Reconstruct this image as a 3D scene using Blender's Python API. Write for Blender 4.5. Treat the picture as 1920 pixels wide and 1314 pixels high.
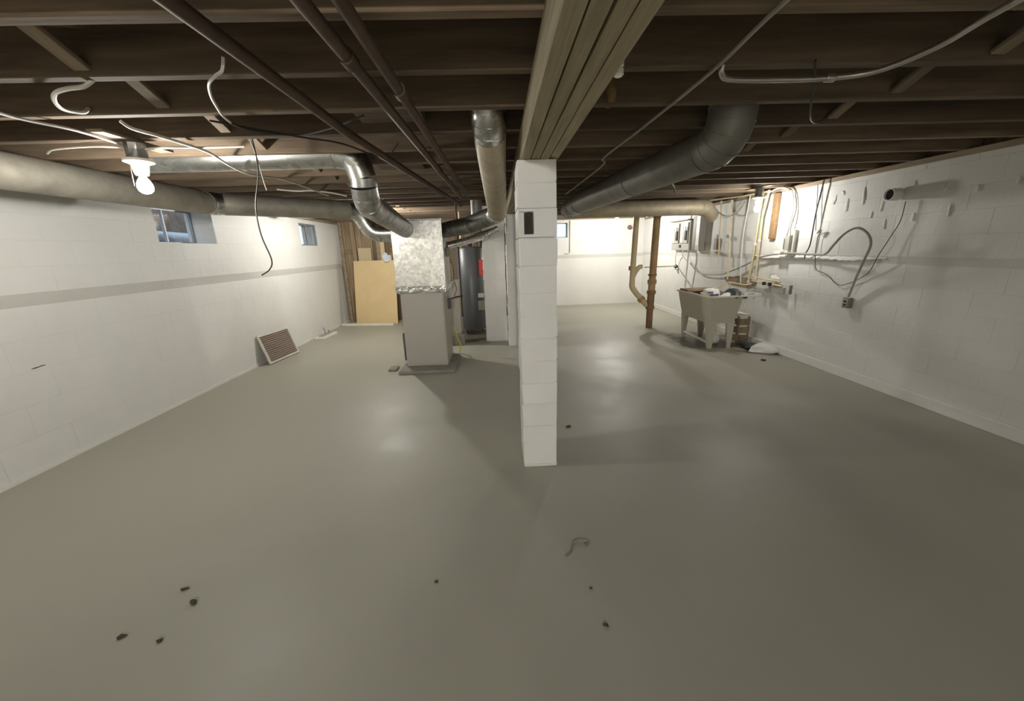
import bpy, bmesh, math, random
from mathutils import Vector, Matrix
random.seed(7)
R = math.radians
scene = bpy.context.scene
C = scene.collection
for o in list(bpy.data.objects): bpy.data.objects.remove(o)

# ------------------------------------------------------------------ camera
CAM_H = 1.6
cam_d = bpy.data.cameras.new('camera'); cam = bpy.data.objects.new('camera', cam_d); C.objects.link(cam)
cam_d.sensor_fit = 'HORIZONTAL'; cam_d.sensor_width = 36.0; cam_d.lens = 36.0*721/1920
cam_d.clip_start = 0.02; cam_d.clip_end = 200
p_, y_, r_ = R(14.82), R(1.70), R(-1.82)
fw = Vector((math.sin(y_)*math.cos(p_), math.cos(y_)*math.cos(p_), -math.sin(p_)))
rt = Vector((math.cos(y_), -math.sin(y_), 0)); up = rt.cross(fw)
rt2 = rt*math.cos(r_)+up*math.sin(r_); up2 = -rt*math.sin(r_)+up*math.cos(r_)
M = Matrix((rt2, up2, -fw)).transposed().to_4x4(); M.translation = (0, 0, CAM_H)
cam.matrix_world = M
scene.camera = cam

# ------------------------------------------------------------------ world, exposure
w = bpy.data.worlds.new('world'); scene.world = w; w.use_nodes = True
bgn = w.node_tree.nodes['Background']; bgn.inputs[0].default_value = (0.70, 0.83, 1.0, 1); bgn.inputs[1].default_value = 2.2
vs = scene.view_settings
vs.view_transform = 'Standard'; vs.look = 'None'; vs.gamma = 1.0; vs.use_curve_mapping = False
vs.exposure = 0.0
BULB = 760.0         # emission strength of a bare bulb (each lamp has its own wattage factor)
BULB_COL = (1.0, 0.975, 0.90)

# ------------------------------------------------------------------ materials
def mat(name, col, rough=.7, metal=0., spec=.5, noise=None, bump=None, col2=None, stretch=None, rand=0., rnoise=0., world=False):
    """noise=(scale, amount): colour blends col -> col2 ; bump=[(scale,strength,dist),..] ; stretch=xyz scale of coords"""
    m = bpy.data.materials.new(name); m.use_nodes = True
    nt = m.node_tree; N = nt.nodes; L = nt.links; b = N['Principled BSDF']
    b.inputs['Roughness'].default_value = rough; b.inputs['Metallic'].default_value = metal
    b.inputs['Specular IOR Level'].default_value = spec
    b.inputs['Base Color'].default_value = (*col, 1)
    tc = N.new('ShaderNodeTexCoord'); mp = N.new('ShaderNodeMapping'); L.new(tc.outputs['Object'], mp.inputs['Vector'])
    if stretch: mp.inputs['Scale'].default_value = stretch
    oi = N.new('ShaderNodeObjectInfo')
    vm = N.new('ShaderNodeVectorMath'); vm.operation = 'MULTIPLY'; vm.inputs[1].default_value = (17, 31, 11)
    if world:
        ge = N.new('ShaderNodeNewGeometry'); L.new(ge.outputs['Position'], mp.inputs['Vector'])
    else:
        L.new(oi.outputs['Random'], vm.inputs[0]); L.new(vm.outputs[0], mp.inputs['Location'])
    if noise:
        n = N.new('ShaderNodeTexNoise'); n.inputs['Scale'].default_value = noise[0]; n.inputs['Detail'].default_value = 6
        n.inputs['Roughness'].default_value = .62
        L.new(mp.outputs[0], n.inputs['Vector'])
        rp = N.new('ShaderNodeValToRGB'); rp.color_ramp.elements[0].position = .5-noise[1]; rp.color_ramp.elements[1].position = .5+noise[1]
        rp.color_ramp.elements[0].color = (*(col2 or col), 1); rp.color_ramp.elements[1].color = (*col, 1)
        L.new(n.outputs['Fac'], rp.inputs[0])
        last = rp.outputs[0]
        if rand:
            hs = N.new('ShaderNodeHueSaturation'); L.new(last, hs.inputs['Color'])
            mr = N.new('ShaderNodeMapRange'); mr.inputs[3].default_value = 1-rand; mr.inputs[4].default_value = 1+rand
            L.new(oi.outputs['Random'], mr.inputs[0]); L.new(mr.outputs[0], hs.inputs['Value']); last = hs.outputs[0]
        L.new(last, b.inputs['Base Color'])
        if rnoise:
            mr2 = N.new('ShaderNodeMapRange'); mr2.inputs[3].default_value = rough-rnoise; mr2.inputs[4].default_value = rough+rnoise
            mr2.inputs[1].default_value = .3; mr2.inputs[2].default_value = .7
            L.new(n.outputs['Fac'], mr2.inputs[0]); L.new(mr2.outputs[0], b.inputs['Roughness'])
    prev = None
    for sc, st, di in (bump or []):
        n2 = N.new('ShaderNodeTexNoise'); n2.inputs['Scale'].default_value = sc; n2.inputs['Detail'].default_value = 4
        L.new(mp.outputs[0], n2.inputs['Vector'])
        bp = N.new('ShaderNodeBump'); bp.inputs['Strength'].default_value = st; bp.inputs['Distance'].default_value = di
        L.new(n2.outputs['Fac'], bp.inputs['Height'])
        if prev: L.new(prev, bp.inputs['Normal'])
        prev = bp.outputs[0]
    if prev: L.new(prev, b.inputs['Normal'])
    return m
def emis(name, col, s):
    m = bpy.data.materials.new(name); m.use_nodes = True; nt = m.node_tree
    b = nt.nodes['Principled BSDF']; b.inputs['Base Color'].default_value = (1, 1, 1, 1)
    b.inputs['Emission Color'].default_value = (*col, 1); b.inputs['Emission Strength'].default_value = s
    return m
def spangle(name, col, col2, rough, metal=1.0, scale=22):
    m = mat(name, col, rough, metal)
    nt = m.node_tree; N = nt.nodes; L = nt.links; b = N['Principled BSDF']
    v = N.new('ShaderNodeTexVoronoi'); v.inputs['Scale'].default_value = scale
    mp = [n for n in N if n.type == 'MAPPING'][0]; L.new(mp.outputs[0], v.inputs['Vector'])
    n = N.new('ShaderNodeTexNoise'); n.inputs['Scale'].default_value = 5; n.inputs['Detail'].default_value = 5; L.new(mp.outputs[0], n.inputs['Vector'])
    sep = N.new('ShaderNodeSeparateColor'); L.new(v.outputs['Color'], sep.inputs[0])
    ad = N.new('ShaderNodeMath'); ad.operation = 'ADD'; L.new(sep.outputs[0], ad.inputs[0]); L.new(n.outputs['Fac'], ad.inputs[1])
    mu = N.new('ShaderNodeMath'); mu.operation = 'MULTIPLY'; mu.inputs[1].default_value = .5; L.new(ad.outputs[0], mu.inputs[0])
    rp = N.new('ShaderNodeValToRGB'); rp.color_ramp.elements[0].color = (*col2, 1); rp.color_ramp.elements[1].color = (*col, 1)
    rp.color_ramp.elements[0].position = .2; rp.color_ramp.elements[1].position = .8
    L.new(mu.outputs[0], rp.inputs[0]); L.new(rp.outputs[0], b.inputs['Base Color'])
    mr = N.new('ShaderNodeMapRange'); mr.inputs[3].default_value = rough+.1; mr.inputs[4].default_value = rough-.08
    L.new(mu.outputs[0], mr.inputs[0]); L.new(mr.outputs[0], b.inputs['Roughness'])
    bp = N.new('ShaderNodeBump'); bp.inputs['Strength'].default_value = .25; bp.inputs['Distance'].default_value = .004
    L.new(n.outputs['Fac'], bp.inputs['Height']); L.new(bp.outputs[0], b.inputs['Normal'])
    return m

MT = {}
MT['paint'] = mat('painted_block', (.76, .752, .725), .62, noise=(2.2, .28), col2=(.70, .692, .665), bump=[(9, .35, .012), (70, .3, .004)], world=True)
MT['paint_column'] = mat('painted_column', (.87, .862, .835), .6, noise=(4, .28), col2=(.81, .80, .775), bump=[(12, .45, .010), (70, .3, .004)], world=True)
MT['paint_smooth'] = mat('painted_wall', (.78, .77, .74), .62, noise=(2.5, .3), col2=(.74, .725, .69), bump=[(4, .3, .012), (50, .25, .004)], world=True)
MT['paint_band'] = mat('painted_band', (.69, .68, .65), .65, noise=(2.5, .3), col2=(.62, .61, .58), bump=[(12, .4, .010)], world=True)
MT['joint'] = mat('painted_joint', (.72, .71, .68), .7, noise=(6, .3), col2=(.64, .63, .60), bump=[(30, .5, .006)])
MT['joist'] = mat('joist_wood', (.21, .152, .10), .85, noise=(5, .22), col2=(.07, .05, .033), stretch=(.25, 3, 3), bump=[(12, .4, .006)], rand=.35)
MT['joist_grey'] = mat('brace_wood', (.30, .24, .17), .85, noise=(5, .25), col2=(.15, .11, .08), stretch=(3, .4, 3), rand=.3)
MT['subfloor'] = mat('subfloor_wood', (.13, .085, .055), .9, noise=(4, .25), col2=(.05, .032, .022), stretch=(3, .25, 3), rand=.4)
MT['beam'] = mat('beam_wood', (.42, .36, .24), .8, noise=(6, .24), col2=(.22, .18, .11), stretch=(5, .3, 5), bump=[(14, .5, .008)], rand=.12)
MT['sill'] = mat('sill_wood', (.42, .34, .23), .85, noise=(5, .26), col2=(.20, .15, .10), stretch=(2, .4, 3), bump=[(15, .4, .006)])
MT['plank'] = mat('old_plank', (.36, .27, .17), .85, noise=(5, .25), col2=(.17, .12, .075), stretch=(4, 4, .35), rand=.35, bump=[(15, .4, .006)])
MT['palewood'] = mat('pale_wood', (.62, .50, .31), .75, noise=(6, .2), col2=(.5, .39, .23), stretch=(5, 5, .4))
MT['hardboard'] = mat('tan_board', (.76, .58, .32), .55, noise=(3, .2), col2=(.70, .53, .28))
MT['whitewood'] = mat('white_trim', (.82, .78, .68), .6, noise=(5, .2), col2=(.74, .70, .6))
MT['galv'] = spangle('galvanized', (.66, .66, .64), (.40, .40, .39), .30)
MT['galv_plenum'] = spangle('galvanized_plenum', (.74, .72, .68), (.46, .45, .43), .36, scale=30)
MT['galv_dull'] = spangle('galvanized_dull', (.36, .36, .34), (.20, .20, .19), .42)
MT['galv_dusty'] = mat('galvanized_dusty', (.42, .39, .33), .6, .45, noise=(6, .25), col2=(.26, .24, .20), bump=[(10, .2, .01)])
MT['galv_beige'] = mat('galvanized_beige', (.50, .44, .33), .6, .3, noise=(8, .25), col2=(.34, .28, .19), bump=[(12, .2, .008)])
MT['duct_dark'] = mat('duct_dark', (.27, .26, .235), .5, .4, noise=(6, .25), col2=(.18, .172, .155), bump=[(10, .2, .01)])
MT['foil'] = mat('foil_tape', (.88, .87, .85), .18, 1., bump=[(35, .9, .02)])
MT['furnace'] = mat('furnace_steel', (.50, .475, .43), .45, .1, noise=(2, .3), col2=(.45, .425, .385))
MT['furnace_dark'] = mat('furnace_dark', (.10, .105, .10), .5, .3)
MT['heater'] = mat('heater_steel', (.11, .113, .118), .38, .3, noise=(3, .3), col2=(.085, .088, .092))
MT['concrete'] = mat('pad_concrete', (.33, .31, .27), .8, noise=(8, .25), col2=(.24, .225, .19), bump=[(30, .4, .006)])
MT['black'] = mat('black_rubber', (.02, .02, .02), .5)
MT['blackpipe'] = mat('black_iron', (.12, .07, .042), .65, .1, noise=(9, .25), col2=(.05, .032, .022), bump=[(40, .3, .002)])
MT['cable_white'] = mat('white_cable', (.72, .70, .64), .5)
MT['cable_grey'] = mat('grey_cable', (.36, .34, .31), .55)
MT['cable_black'] = mat('black_cable', (.03, .028, .026), .5)
MT['conduit'] = mat('conduit_steel', (.62, .60, .56), .35, .85, noise=(12, .25), col2=(.45, .43, .39))
MT['conduit_paint'] = mat('painted_conduit', (.70, .68, .62), .5)
MT['copper_paint'] = mat('tan_pipe', (.80, .69, .42), .45, .1, noise=(10, .3), col2=(.62, .50, .28))
MT['cast'] = mat('rusty_stack', (.46, .31, .15), .62, .05, noise=(5, .22), col2=(.30, .18, .085), bump=[(25, .4, .006)])
MT['cast_dark'] = mat('rusty_collar', (.30, .175, .08), .65, .1, noise=(9, .25), col2=(.18, .10, .05), bump=[(30, .4, .006)])
MT['pvc'] = mat('ivory_pvc', (.66, .55, .36), .5, noise=(4, .25), col2=(.55, .43, .25))
MT['sink'] = mat('utility_sink', (.52, .49, .41), .5, noise=(4, .3), col2=(.45, .42, .345))
MT['sink_rim'] = mat('sink_rim', (.66, .62, .50), .45)
MT['panel_grey'] = mat('panel_grey', (.42, .40, .36), .5, .2)
MT['panel_dark'] = mat('panel_side', (.20, .19, .16), .55, .2)
MT['white_plastic'] = mat('white_plastic', (.82, .80, .75), .4)
MT['porcelain'] = mat('porcelain', (.85, .83, .78), .25)
MT['rust'] = mat('rusted_box', (.10, .085, .07), .8, .3, noise=(20, .3), col2=(.03, .026, .022), bump=[(40, .6, .006)])
MT['filter'] = mat('filter_pleats', (.36, .27, .22), .9, noise=(12, .3), col2=(.29, .21, .17))
MT['filter_light'] = mat('filter_mesh', (.66, .58, .52), .9)
MT['card'] = mat('filter_frame', (.72, .69, .62), .7, noise=(8, .3), col2=(.6, .56, .48))
MT['paper'] = mat('white_paper', (.88, .87, .84), .6)
MT['inkblue'] = mat('ink_print', (.18, .19, .30), .6)
MT['bag'] = mat('black_bag', (.025, .028, .03), .35, noise=(12, .3), col2=(.06, .07, .075), bump=[(18, .8, .02)])
MT['rag'] = mat('white_rag', (.74, .73, .70), .8, bump=[(20, .6, .02)])
MT['grime'] = mat('grime', (.16, .13, .09), .85, noise=(14, .3), col2=(.08, .065, .045), bump=[(25, .6, .01)])
MT['grime_light'] = mat('bare_plaster', (.36, .29, .21), .9, noise=(9, .3), col2=(.24, .185, .13), bump=[(25, .6, .01)])
MT['red'] = mat('red_tag', (.50, .04, .03), .5)
MT['yellow'] = mat('yellow_hose', (.62, .56, .10), .45)
MT['brown_insul'] = mat('brown_insulation', (.34, .22, .11), .9, noise=(14, .3), col2=(.2, .12, .06), bump=[(25, .7, .02)])
MT['earth'] = mat('earth', (.24, .165, .115), .95, noise=(9, .3), col2=(.40, .30, .24), bump=[(12, .8, .05)])
MT['pale_sheet'] = mat('pale_sheet', (.80, .84, .90), .5, noise=(7, .3), col2=(.55, .60, .68), bump=[(12, .8, .05)])
MT['frame_steel'] = mat('window_steel', (.30, .31, .33), .5, .4)
MT['debris'] = mat('debris', (.07, .055, .04), .9)
MT['spool'] = mat('brown_ceramic', (.20, .12, .07), .5)

g = bpy.data.materials.new('window_glass'); g.use_nodes = True; nt = g.node_tree
for n in list(nt.nodes):
    if n.type == 'BSDF_PRINCIPLED': nt.nodes.remove(n)
tr = nt.nodes.new('ShaderNodeBsdfTransparent'); gl = nt.nodes.new('ShaderNodeBsdfGlossy'); gl.inputs['Roughness'].default_value = .05
mx = nt.nodes.new('ShaderNodeMixShader'); mx.inputs[0].default_value = .10
nt.links.new(tr.outputs[0], mx.inputs[1]); nt.links.new(gl.outputs[0], mx.inputs[2])
tr.inputs[0].default_value = (.86, .90, .92, 1)
nt.links.new(mx.outputs[0], [n for n in nt.nodes if n.type == 'OUTPUT_MATERIAL'][0].inputs[0]); MT['glass'] = g

# floor: worn grey-olive floor paint with bare grimy patches round the sink and the appliances
def floor_mat():
    m = mat('floor_paint', (.435, .422, .350), .50, 0, .5, noise=(1.1, .22), col2=(.395, .383, .316), bump=[(1.6, .15, .03), (7, .12, .012), (22, .10, .004)], rnoise=.09)
    nt = m.node_tree; N = nt.nodes; L = nt.links; b = N['Principled BSDF']
    src = b.inputs['Base Color'].links[0].from_socket
    tc = [n for n in N if n.type == 'TEX_COORD'][0]
    def blob(cx, cy, rx, ry, amt):
        mp = N.new('ShaderNodeMapping'); mp.inputs['Location'].default_value = (-cx/rx, -cy/ry, 0); mp.inputs['Scale'].default_value = (1/rx, 1/ry, 0)
        L.new(tc.outputs['Object'], mp.inputs['Vector'])
        ln = N.new('ShaderNodeVectorMath'); ln.operation = 'LENGTH'; L.new(mp.outputs[0], ln.inputs[0])
        nz = N.new('ShaderNodeTexNoise'); nz.inputs['Scale'].default_value = 4; nz.inputs['Detail'].default_value = 6; L.new(tc.outputs['Object'], nz.inputs['Vector'])
        a = N.new('ShaderNodeMath'); a.operation = 'MULTIPLY_ADD'; a.inputs[1].default_value = 1.5; L.new(nz.outputs['Fac'], a.inputs[0]); L.new(ln.outputs['Value'], a.inputs[2])
        mr = N.new('ShaderNodeMapRange'); mr.inputs[1].default_value = 1.45; mr.inputs[2].default_value = 1.75; mr.inputs[3].default_value = amt; mr.inputs[4].default_value = 0
        L.new(a.outputs[0], mr.inputs[0]); return mr.outputs[0]
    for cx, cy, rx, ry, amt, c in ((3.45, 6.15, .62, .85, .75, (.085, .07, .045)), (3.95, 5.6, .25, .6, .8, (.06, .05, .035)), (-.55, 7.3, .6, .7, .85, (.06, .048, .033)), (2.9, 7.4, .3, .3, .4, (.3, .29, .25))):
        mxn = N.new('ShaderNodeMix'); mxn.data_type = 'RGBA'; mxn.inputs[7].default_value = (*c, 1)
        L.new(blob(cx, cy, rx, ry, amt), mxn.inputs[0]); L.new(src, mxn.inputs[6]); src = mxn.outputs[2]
    L.new(src, b.inputs['Base Color'])
    return m
MT['floor'] = floor_mat()

# ------------------------------------------------------------------ mesh helpers
def link(name, me, m, parent=None, loc=None):
    o = bpy.data.objects.new(name, me); C.objects.link(o)
    if m and not me.materials: me.materials.append(MT[m])
    if parent: o.parent = parent
    if loc: o.location = loc
    return o
def fin(bm, name, m, parent=None, smooth=False, loc=None):
    bmesh.ops.recalc_face_normals(bm, faces=bm.faces)
    me = bpy.data.meshes.new(name); bm.to_mesh(me); bm.free()
    if smooth:
        for p in me.polygons: p.use_smooth = True
        try: me.set_sharp_from_angle(angle=R(40))
        except Exception: pass
    return link(name, me, m, parent, loc)
def tag(o, label, cat, group=None):
    o['label'] = label; o['category'] = cat
    if group: o['group'] = group
    return o
def struct(o): o['kind'] = 'structure'; return o
def thing(name, label, cat, loc=(0, 0, 0), rz=0, group=None):
    o = bpy.data.objects.new(name, None); C.objects.link(o); o.empty_display_size = .05
    o.location = loc; o.rotation_euler = (0, 0, rz)
    return tag(o, label, cat, group)
def bx(bm, a, b, mtx=None):
    x0, y0, z0 = a; x1, y1, z1 = b
    vs_ = [bm.verts.new(v) for v in [(x0,y0,z0),(x1,y0,z0),(x1,y1,z0),(x0,y1,z0),(x0,y0,z1),(x1,y0,z1),(x1,y1,z1),(x0,y1,z1)]]
    for f in ((0,3,2,1),(4,5,6,7),(0,1,5,4),(1,2,6,5),(2,3,7,6),(3,0,4,7)): bm.faces.new([vs_[i] for i in f])
    if mtx: bmesh.ops.transform(bm, matrix=mtx, verts=vs_)
    return vs_
def box(name, a, b, m, parent=None, bev=0, loc=None, seg=1, mtx=None):
    bm = bmesh.new(); bx(bm, a, b, mtx)
    if bev: bmesh.ops.bevel(bm, geom=bm.edges[:], offset=bev, segments=seg, affect='EDGES', clamp_overlap=True)
    return fin(bm, name, m, parent, seg > 1, loc)
def boxes(name, lst, m, parent=None, bev=0):
    bm = bmesh.new()
    for a, b in lst: bx(bm, a, b)
    if bev: bmesh.ops.bevel(bm, geom=bm.edges[:], offset=bev, segments=1, affect='EDGES', clamp_overlap=True)
    return fin(bm, name, m, parent)
def frames(pts):
    pts = [Vector(p) for p in pts]; T = []
    for i in range(len(pts)):
        a = pts[max(i-1, 0)]; b = pts[min(i+1, len(pts)-1)]; T.append((b-a).normalized())
    n = T[0].orthogonal().normalized(); out = []
    for i, t in enumerate(T):
        n = (n - t*n.dot(t)).normalized(); out.append((pts[i], n, t.cross(n)))
    return out
def add_tube(bm, pts, r, seg=8, caps=True):
    rs = r if isinstance(r, (list, tuple)) else [r]*len(pts)
    rings = []
    for (p, n, b), rr in zip(frames(pts), rs):
        rings.append([bm.verts.new(p+(n*math.cos(2*math.pi*k/seg)+b*math.sin(2*math.pi*k/seg))*rr) for k in range(seg)])
    for i in range(len(rings)-1):
        for k in range(seg):
            bm.faces.new((rings[i][k], rings[i][(k+1) % seg], rings[i+1][(k+1) % seg], rings[i+1][k]))
    if caps:
        bm.faces.new(rings[0][::-1]); bm.faces.new(rings[-1])
def spline(pts, n=6):
    P = [Vector(p) for p in pts]; out = []
    for i in range(len(P)-1):
        p0 = P[max(i-1, 0)]; p1 = P[i]; p2 = P[i+1]; p3 = P[min(i+2, len(P)-1)]
        for k in range(n):
            t = k/n
            out.append(.5*((2*p1)+(p2-p0)*t+(2*p0-5*p1+4*p2-p3)*t*t+(3*p1-p0-3*p2+p3)*t**3))
    out.append(P[-1]); return out
def tube(name, pts, r, m, parent=None, seg=8, caps=True, smooth=True):
    bm = bmesh.new(); add_tube(bm, pts, r, seg, caps); return fin(bm, name, m, parent, smooth)
def lathe(name, prof, m, parent=None, seg=20, loc=None, axis='z'):
    bm = bmesh.new(); rings = []
    for r, z in prof:
        rings.append([bm.verts.new((max(r, 1e-4)*math.cos(2*math.pi*k/seg), max(r, 1e-4)*math.sin(2*math.pi*k/seg), z)) for k in range(seg)])
    for i in range(len(rings)-1):
        for k in range(seg): bm.faces.new((rings[i][k], rings[i][(k+1) % seg], rings[i+1][(k+1) % seg], rings[i+1][k]))
    bm.faces.new(rings[0][::-1]); bm.faces.new(rings[-1])
    if axis == 'x': bmesh.ops.rotate(bm, cent=(0,0,0), matrix=Matrix.Rotation(R(90), 3, 'Y'), verts=bm.verts)
    if axis == 'y': bmesh.ops.rotate(bm, cent=(0,0,0), matrix=Matrix.Rotation(R(-90), 3, 'X'), verts=bm.verts)
    return fin(bm, name, m, parent, True, loc)
def blobby(name, size, m, parent=None, loc=None, seed=0, amp=.25, sub=3):
    rnd = random.Random(seed); bm = bmesh.new(); bmesh.ops.create_icosphere(bm, subdivisions=sub, radius=1)
    dirs = [(Vector((rnd.gauss(0,1), rnd.gauss(0,1), rnd.gauss(0,1))).normalized(), rnd.uniform(2, 5), rnd.uniform(0, 6)) for _ in range(7)]
    for v in bm.verts:
        s = 1+amp*sum(math.sin(d.dot(v.co)*f+ph) for d, f, ph in dirs)/3
        co = v.co*s; co.z = max(co.z, -.75)
        v.co = Vector((co.x*size[0], co.y*size[1], (co.z+.75)*size[2]))
    return fin(bm, name, m, parent, True, loc)
def cable(name, pts, r, m, label, cat='cable', group=None, n=6, seg=6):
    return tag(tube(name, spline(pts, n), r, m, seg=seg), label, cat, group)

# ------------------------------------------------------------------ room dimensions
XL, XR, YF, YB, YP = -3.68, 4.05, -6.0, 10.87, 9.45     # left, right, front (behind camera), back, plank partition
ZJ = 2.30                                               # underside of joists
LEDGE = .04; LEDGE_R = .014

# ------------------------------------------------------------------ setting: floor
bm = bmesh.new(); nx, ny = 40, 60
gv = [[bm.verts.new((XL-.3+(XR-XL+.6)*i/nx, YF-.3+(YB-YF+.6)*j/ny, 0)) for j in range(ny+1)] for i in range(nx+1)]
for i in range(nx):
    for j in range(ny): bm.faces.new((gv[i][j], gv[i+1][j], gv[i+1][j+1], gv[i][j+1]))
floor = struct(fin(bm, 'floor', 'floor'))

# ------------------------------------------------------------------ setting: block walls
def cells(u0, u1, z0, z1, holes):
    us = sorted({u0, u1, *[h[i] for h in holes for i in (0, 1) if u0 < h[i] < u1]})
    zs = sorted({z0, z1, *[h[i] for h in holes for i in (2, 3) if z0 < h[i] < z1]})
    out = []
    for a, b in zip(us, us[1:]):
        for c, d in zip(zs, zs[1:]):
            if not any(h[0] <= (a+b)/2 <= h[1] and h[2] <= (c+d)/2 <= h[3] for h in holes): out.append((a, b, c, d))
    return out
_bc = {}
def block_mesh(wd, ht, var, cham, depth=.05, m='paint'):
    key = (round(wd, 3), round(ht, 3), var, cham, depth, m)
    if key in _bc: return _bc[key]
    rnd = random.Random(hash(key) & 0xffff); j = cham*.5
    bm = bmesh.new(); L3 = []
    for x, ins in ((-depth, 0), (-cham*.7, 0), (0, cham)):
        ring = []
        for sy, sz in ((-1,-1), (1,-1), (1,1), (-1,1)):
            ring.append(bm.verts.new((x+(rnd.uniform(-.5, .5)*j if x > -depth else 0), sy*(wd/2-ins*.35)+rnd.uniform(-j, j)*.6, sz*(ht/2-ins)+rnd.uniform(-j, j)*.6)))
        L3.append(ring)
    for a, b in zip(L3, L3[1:]):
        for k in range(4): bm.faces.new((a[k], a[(k+1) % 4], b[(k+1) % 4], b[k]))
    bm.faces.new(L3[2]); bm.faces.new(L3[0][::-1])
    bmesh.ops.recalc_face_normals(bm, faces=bm.faces)
    me = bpy.data.meshes.new('block'); bm.to_mesh(me); bm.free(); me.materials.append(MT[m]); _bc[key] = me
    return me
def lay(parent, courses, u0, u1, length, holes, plane, side, gap, cham, rough, offs=0):
    """courses=[(z0,z1)], wall plane x=plane, side=+1 faces +x"""
    for ci, (z0, z1) in enumerate(courses):
        u = u0-(length/2 if (ci+offs) % 2 else 0)
        while u < u1-.02:
            a, b = max(u, u0), min(u+length, u1); u += length
            if b-a < .04: continue
            segs = [(a, b)]
            for h in holes:
                if z0 < h[3]-.01 and z1 > h[2]+.01:
                    ns = []
                    for s, e in segs:
                        if e <= h[0] or s >= h[1]: ns.append((s, e))
                        else:
                            if h[0]-s > .04: ns.append((s, h[0]))
                            if e-h[1] > .04: ns.append((h[1], e))
                    segs = ns
            for s, e in segs:
                o = link('block', block_mesh(e-s-gap*.25, z1-z0-gap, random.randrange(3), cham), None, parent)
                o.location = (plane+side*random.uniform(-rough, rough), (s+e)/2, (z0+z1)/2)
                o.rotation_euler = (0, random.uniform(-1, 1)*rough*.6, (math.pi if side < 0 else 0)+random.uniform(-1, 1)*rough*.6)

HL = [(4.46, 5.34, 1.78, 2.18), (7.60, 8.39, 1.78, 2.18)]
def side_wall(name, plane, side, y1, holes, lower, upper, zl, zu, ll, lu, gapl, chl, rough, rec, LEDGE):
    bm = bmesh.new()
    xo = plane-side*.30
    for (a, b, c, d) in cells(YF, y1, 0, zu, []): bx(bm, (min(xo, plane-side*rec), a, c), (max(xo, plane-side*rec), b, d))
    px_ = plane+side*LEDGE-side*rec
    for (a, b, c, d) in cells(YF, y1, zu, 2.25, holes): bx(bm, (min(xo, px_), a, c), (max(xo, px_), b, d))
    wl = struct(fin(bm, name, 'joint'))
    lay(wl, lower, 1.15, y1, ll, [], plane, side, gapl, chl, rough)
    lay(wl, upper, 1.15, y1, lu, holes, plane+side*LEDGE, side, gapl, chl, rough, 1)
    # sloping underside where the upper courses step out over the lower ones
    bm = bmesh.new(); q = []
    for yy in (YF, y1):
        q.append([bm.verts.new(v) for v in ((plane-side*.004, yy, zl-.010), (plane+side*(LEDGE+.0005), yy, zu), (plane-side*.03, yy, zu), (plane-side*.03, yy, zl-.010))])
    for k in range(4): bm.faces.new((q[0][k], q[0][(k+1) % 4], q[1][(k+1) % 4], q[1][k]))
    bm.faces.new(q[0]); bm.faces.new(q[1][::-1])
    fin(bm, 'ledge', 'paint_band', wl)
    return wl
lowL = [(.0, .03), (.03, .28), (.28, .53), (.53, .78), (.78, 1.03), (1.03, 1.305)]
uppL = [(1.38, 1.58), (1.58, 1.78), (1.78, 1.98), (1.98, 2.18), (2.18, 2.25)]
wallL = side_wall('wall_left', XL, 1, YP, HL, lowL[1:], uppL, 1.28, 1.38, .5, .4, .0016, .0018, .0005, .0018, LEDGE)
box('footing', (XL-.02, YF, 0), (XL+.012, YP, .032), 'paint_smooth', wallL)
lowR = [(.115, .32), (.32, .52), (.52, .72), (.72, .92), (.92, 1.12), (1.12, 1.345)]
uppR = [(1.40, 1.60), (1.60, 1.80), (1.80, 2.0), (2.0, 2.2), (2.2, 2.25)]
wallR = side_wall('wall_right', XR, -1, YB, [], lowR, uppR, 1.32, 1.40, .4, .4, .0018, .0030, .0010, .0022, LEDGE_R)
box('footing', (XR-.022, YF, 0), (XR+.02, YB, .112), 'paint_smooth', wallR, bev=.006)
for y0, z0, a_, b_ in ((3.05, .80, .035, .005), (3.09, .806, .02, .004)): blobby('paint_crack', (.0025, a_, b_), 'grime', wallL, (XL, y0, z0), seed=int(y0*99), amp=.6, sub=2)
# mortar squeezed out of the joints of the right wall, painted over
for y0, z0, hh, ww in ((4.72, 2.03, .13, .02), (4.55, 1.93, .16, .03), (4.35, 1.98, .19, .025), (4.22, 1.84, .10, .02), (4.12, 1.90, .12, .018), (3.83, 2.05, .12, .016), (3.78, 1.78, .10, .02), (3.55, 2.02, .08, .014), (3.48, 1.80, .12, .018), (3.30, 1.98, .07, .014), (4.95, 2.10, .10, .02), (3.05, 2.0, .08, .012), (4.62, 2.12, .07, .03), (4.05, 1.72, .10, .016)):
    o = blobby('mortar_smear', (.009, ww*.8, hh*.5), 'paint', wallR, (XR-LEDGE_R, y0, z0-.04), seed=int(y0*100), amp=.35, sub=2)
bm = bmesh.new(); rnd = random.Random(5); rings = []; n = 70
for k in range(n+1):
    yy = 3.95+2.15*k/n; f = min(1, k/12, (n-k)/6)
    e = (.004+.022*f*rnd.uniform(.5, 1.2)); zt = 1.392+rnd.uniform(-.006, .006); zb = 1.392-(.014+.050*f*rnd.uniform(.7, 1.15))
    rings.append([bm.verts.new(v) for v in ((XR-LEDGE_R-.001, yy, zt), (XR-LEDGE_R-e-.004, yy, (zt*.35+zb*.65)), (XR-.012, yy, zb), (XR+.005, yy, zb), (XR+.005, yy, zt))])
for a, b in zip(rings, rings[1:]):
    for k in range(5): bm.faces.new((a[k], a[(k+1) % 5], b[(k+1) % 5], b[k]))
fin(bm, 'mortar_fillet', 'paint', wallR, True)

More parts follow.
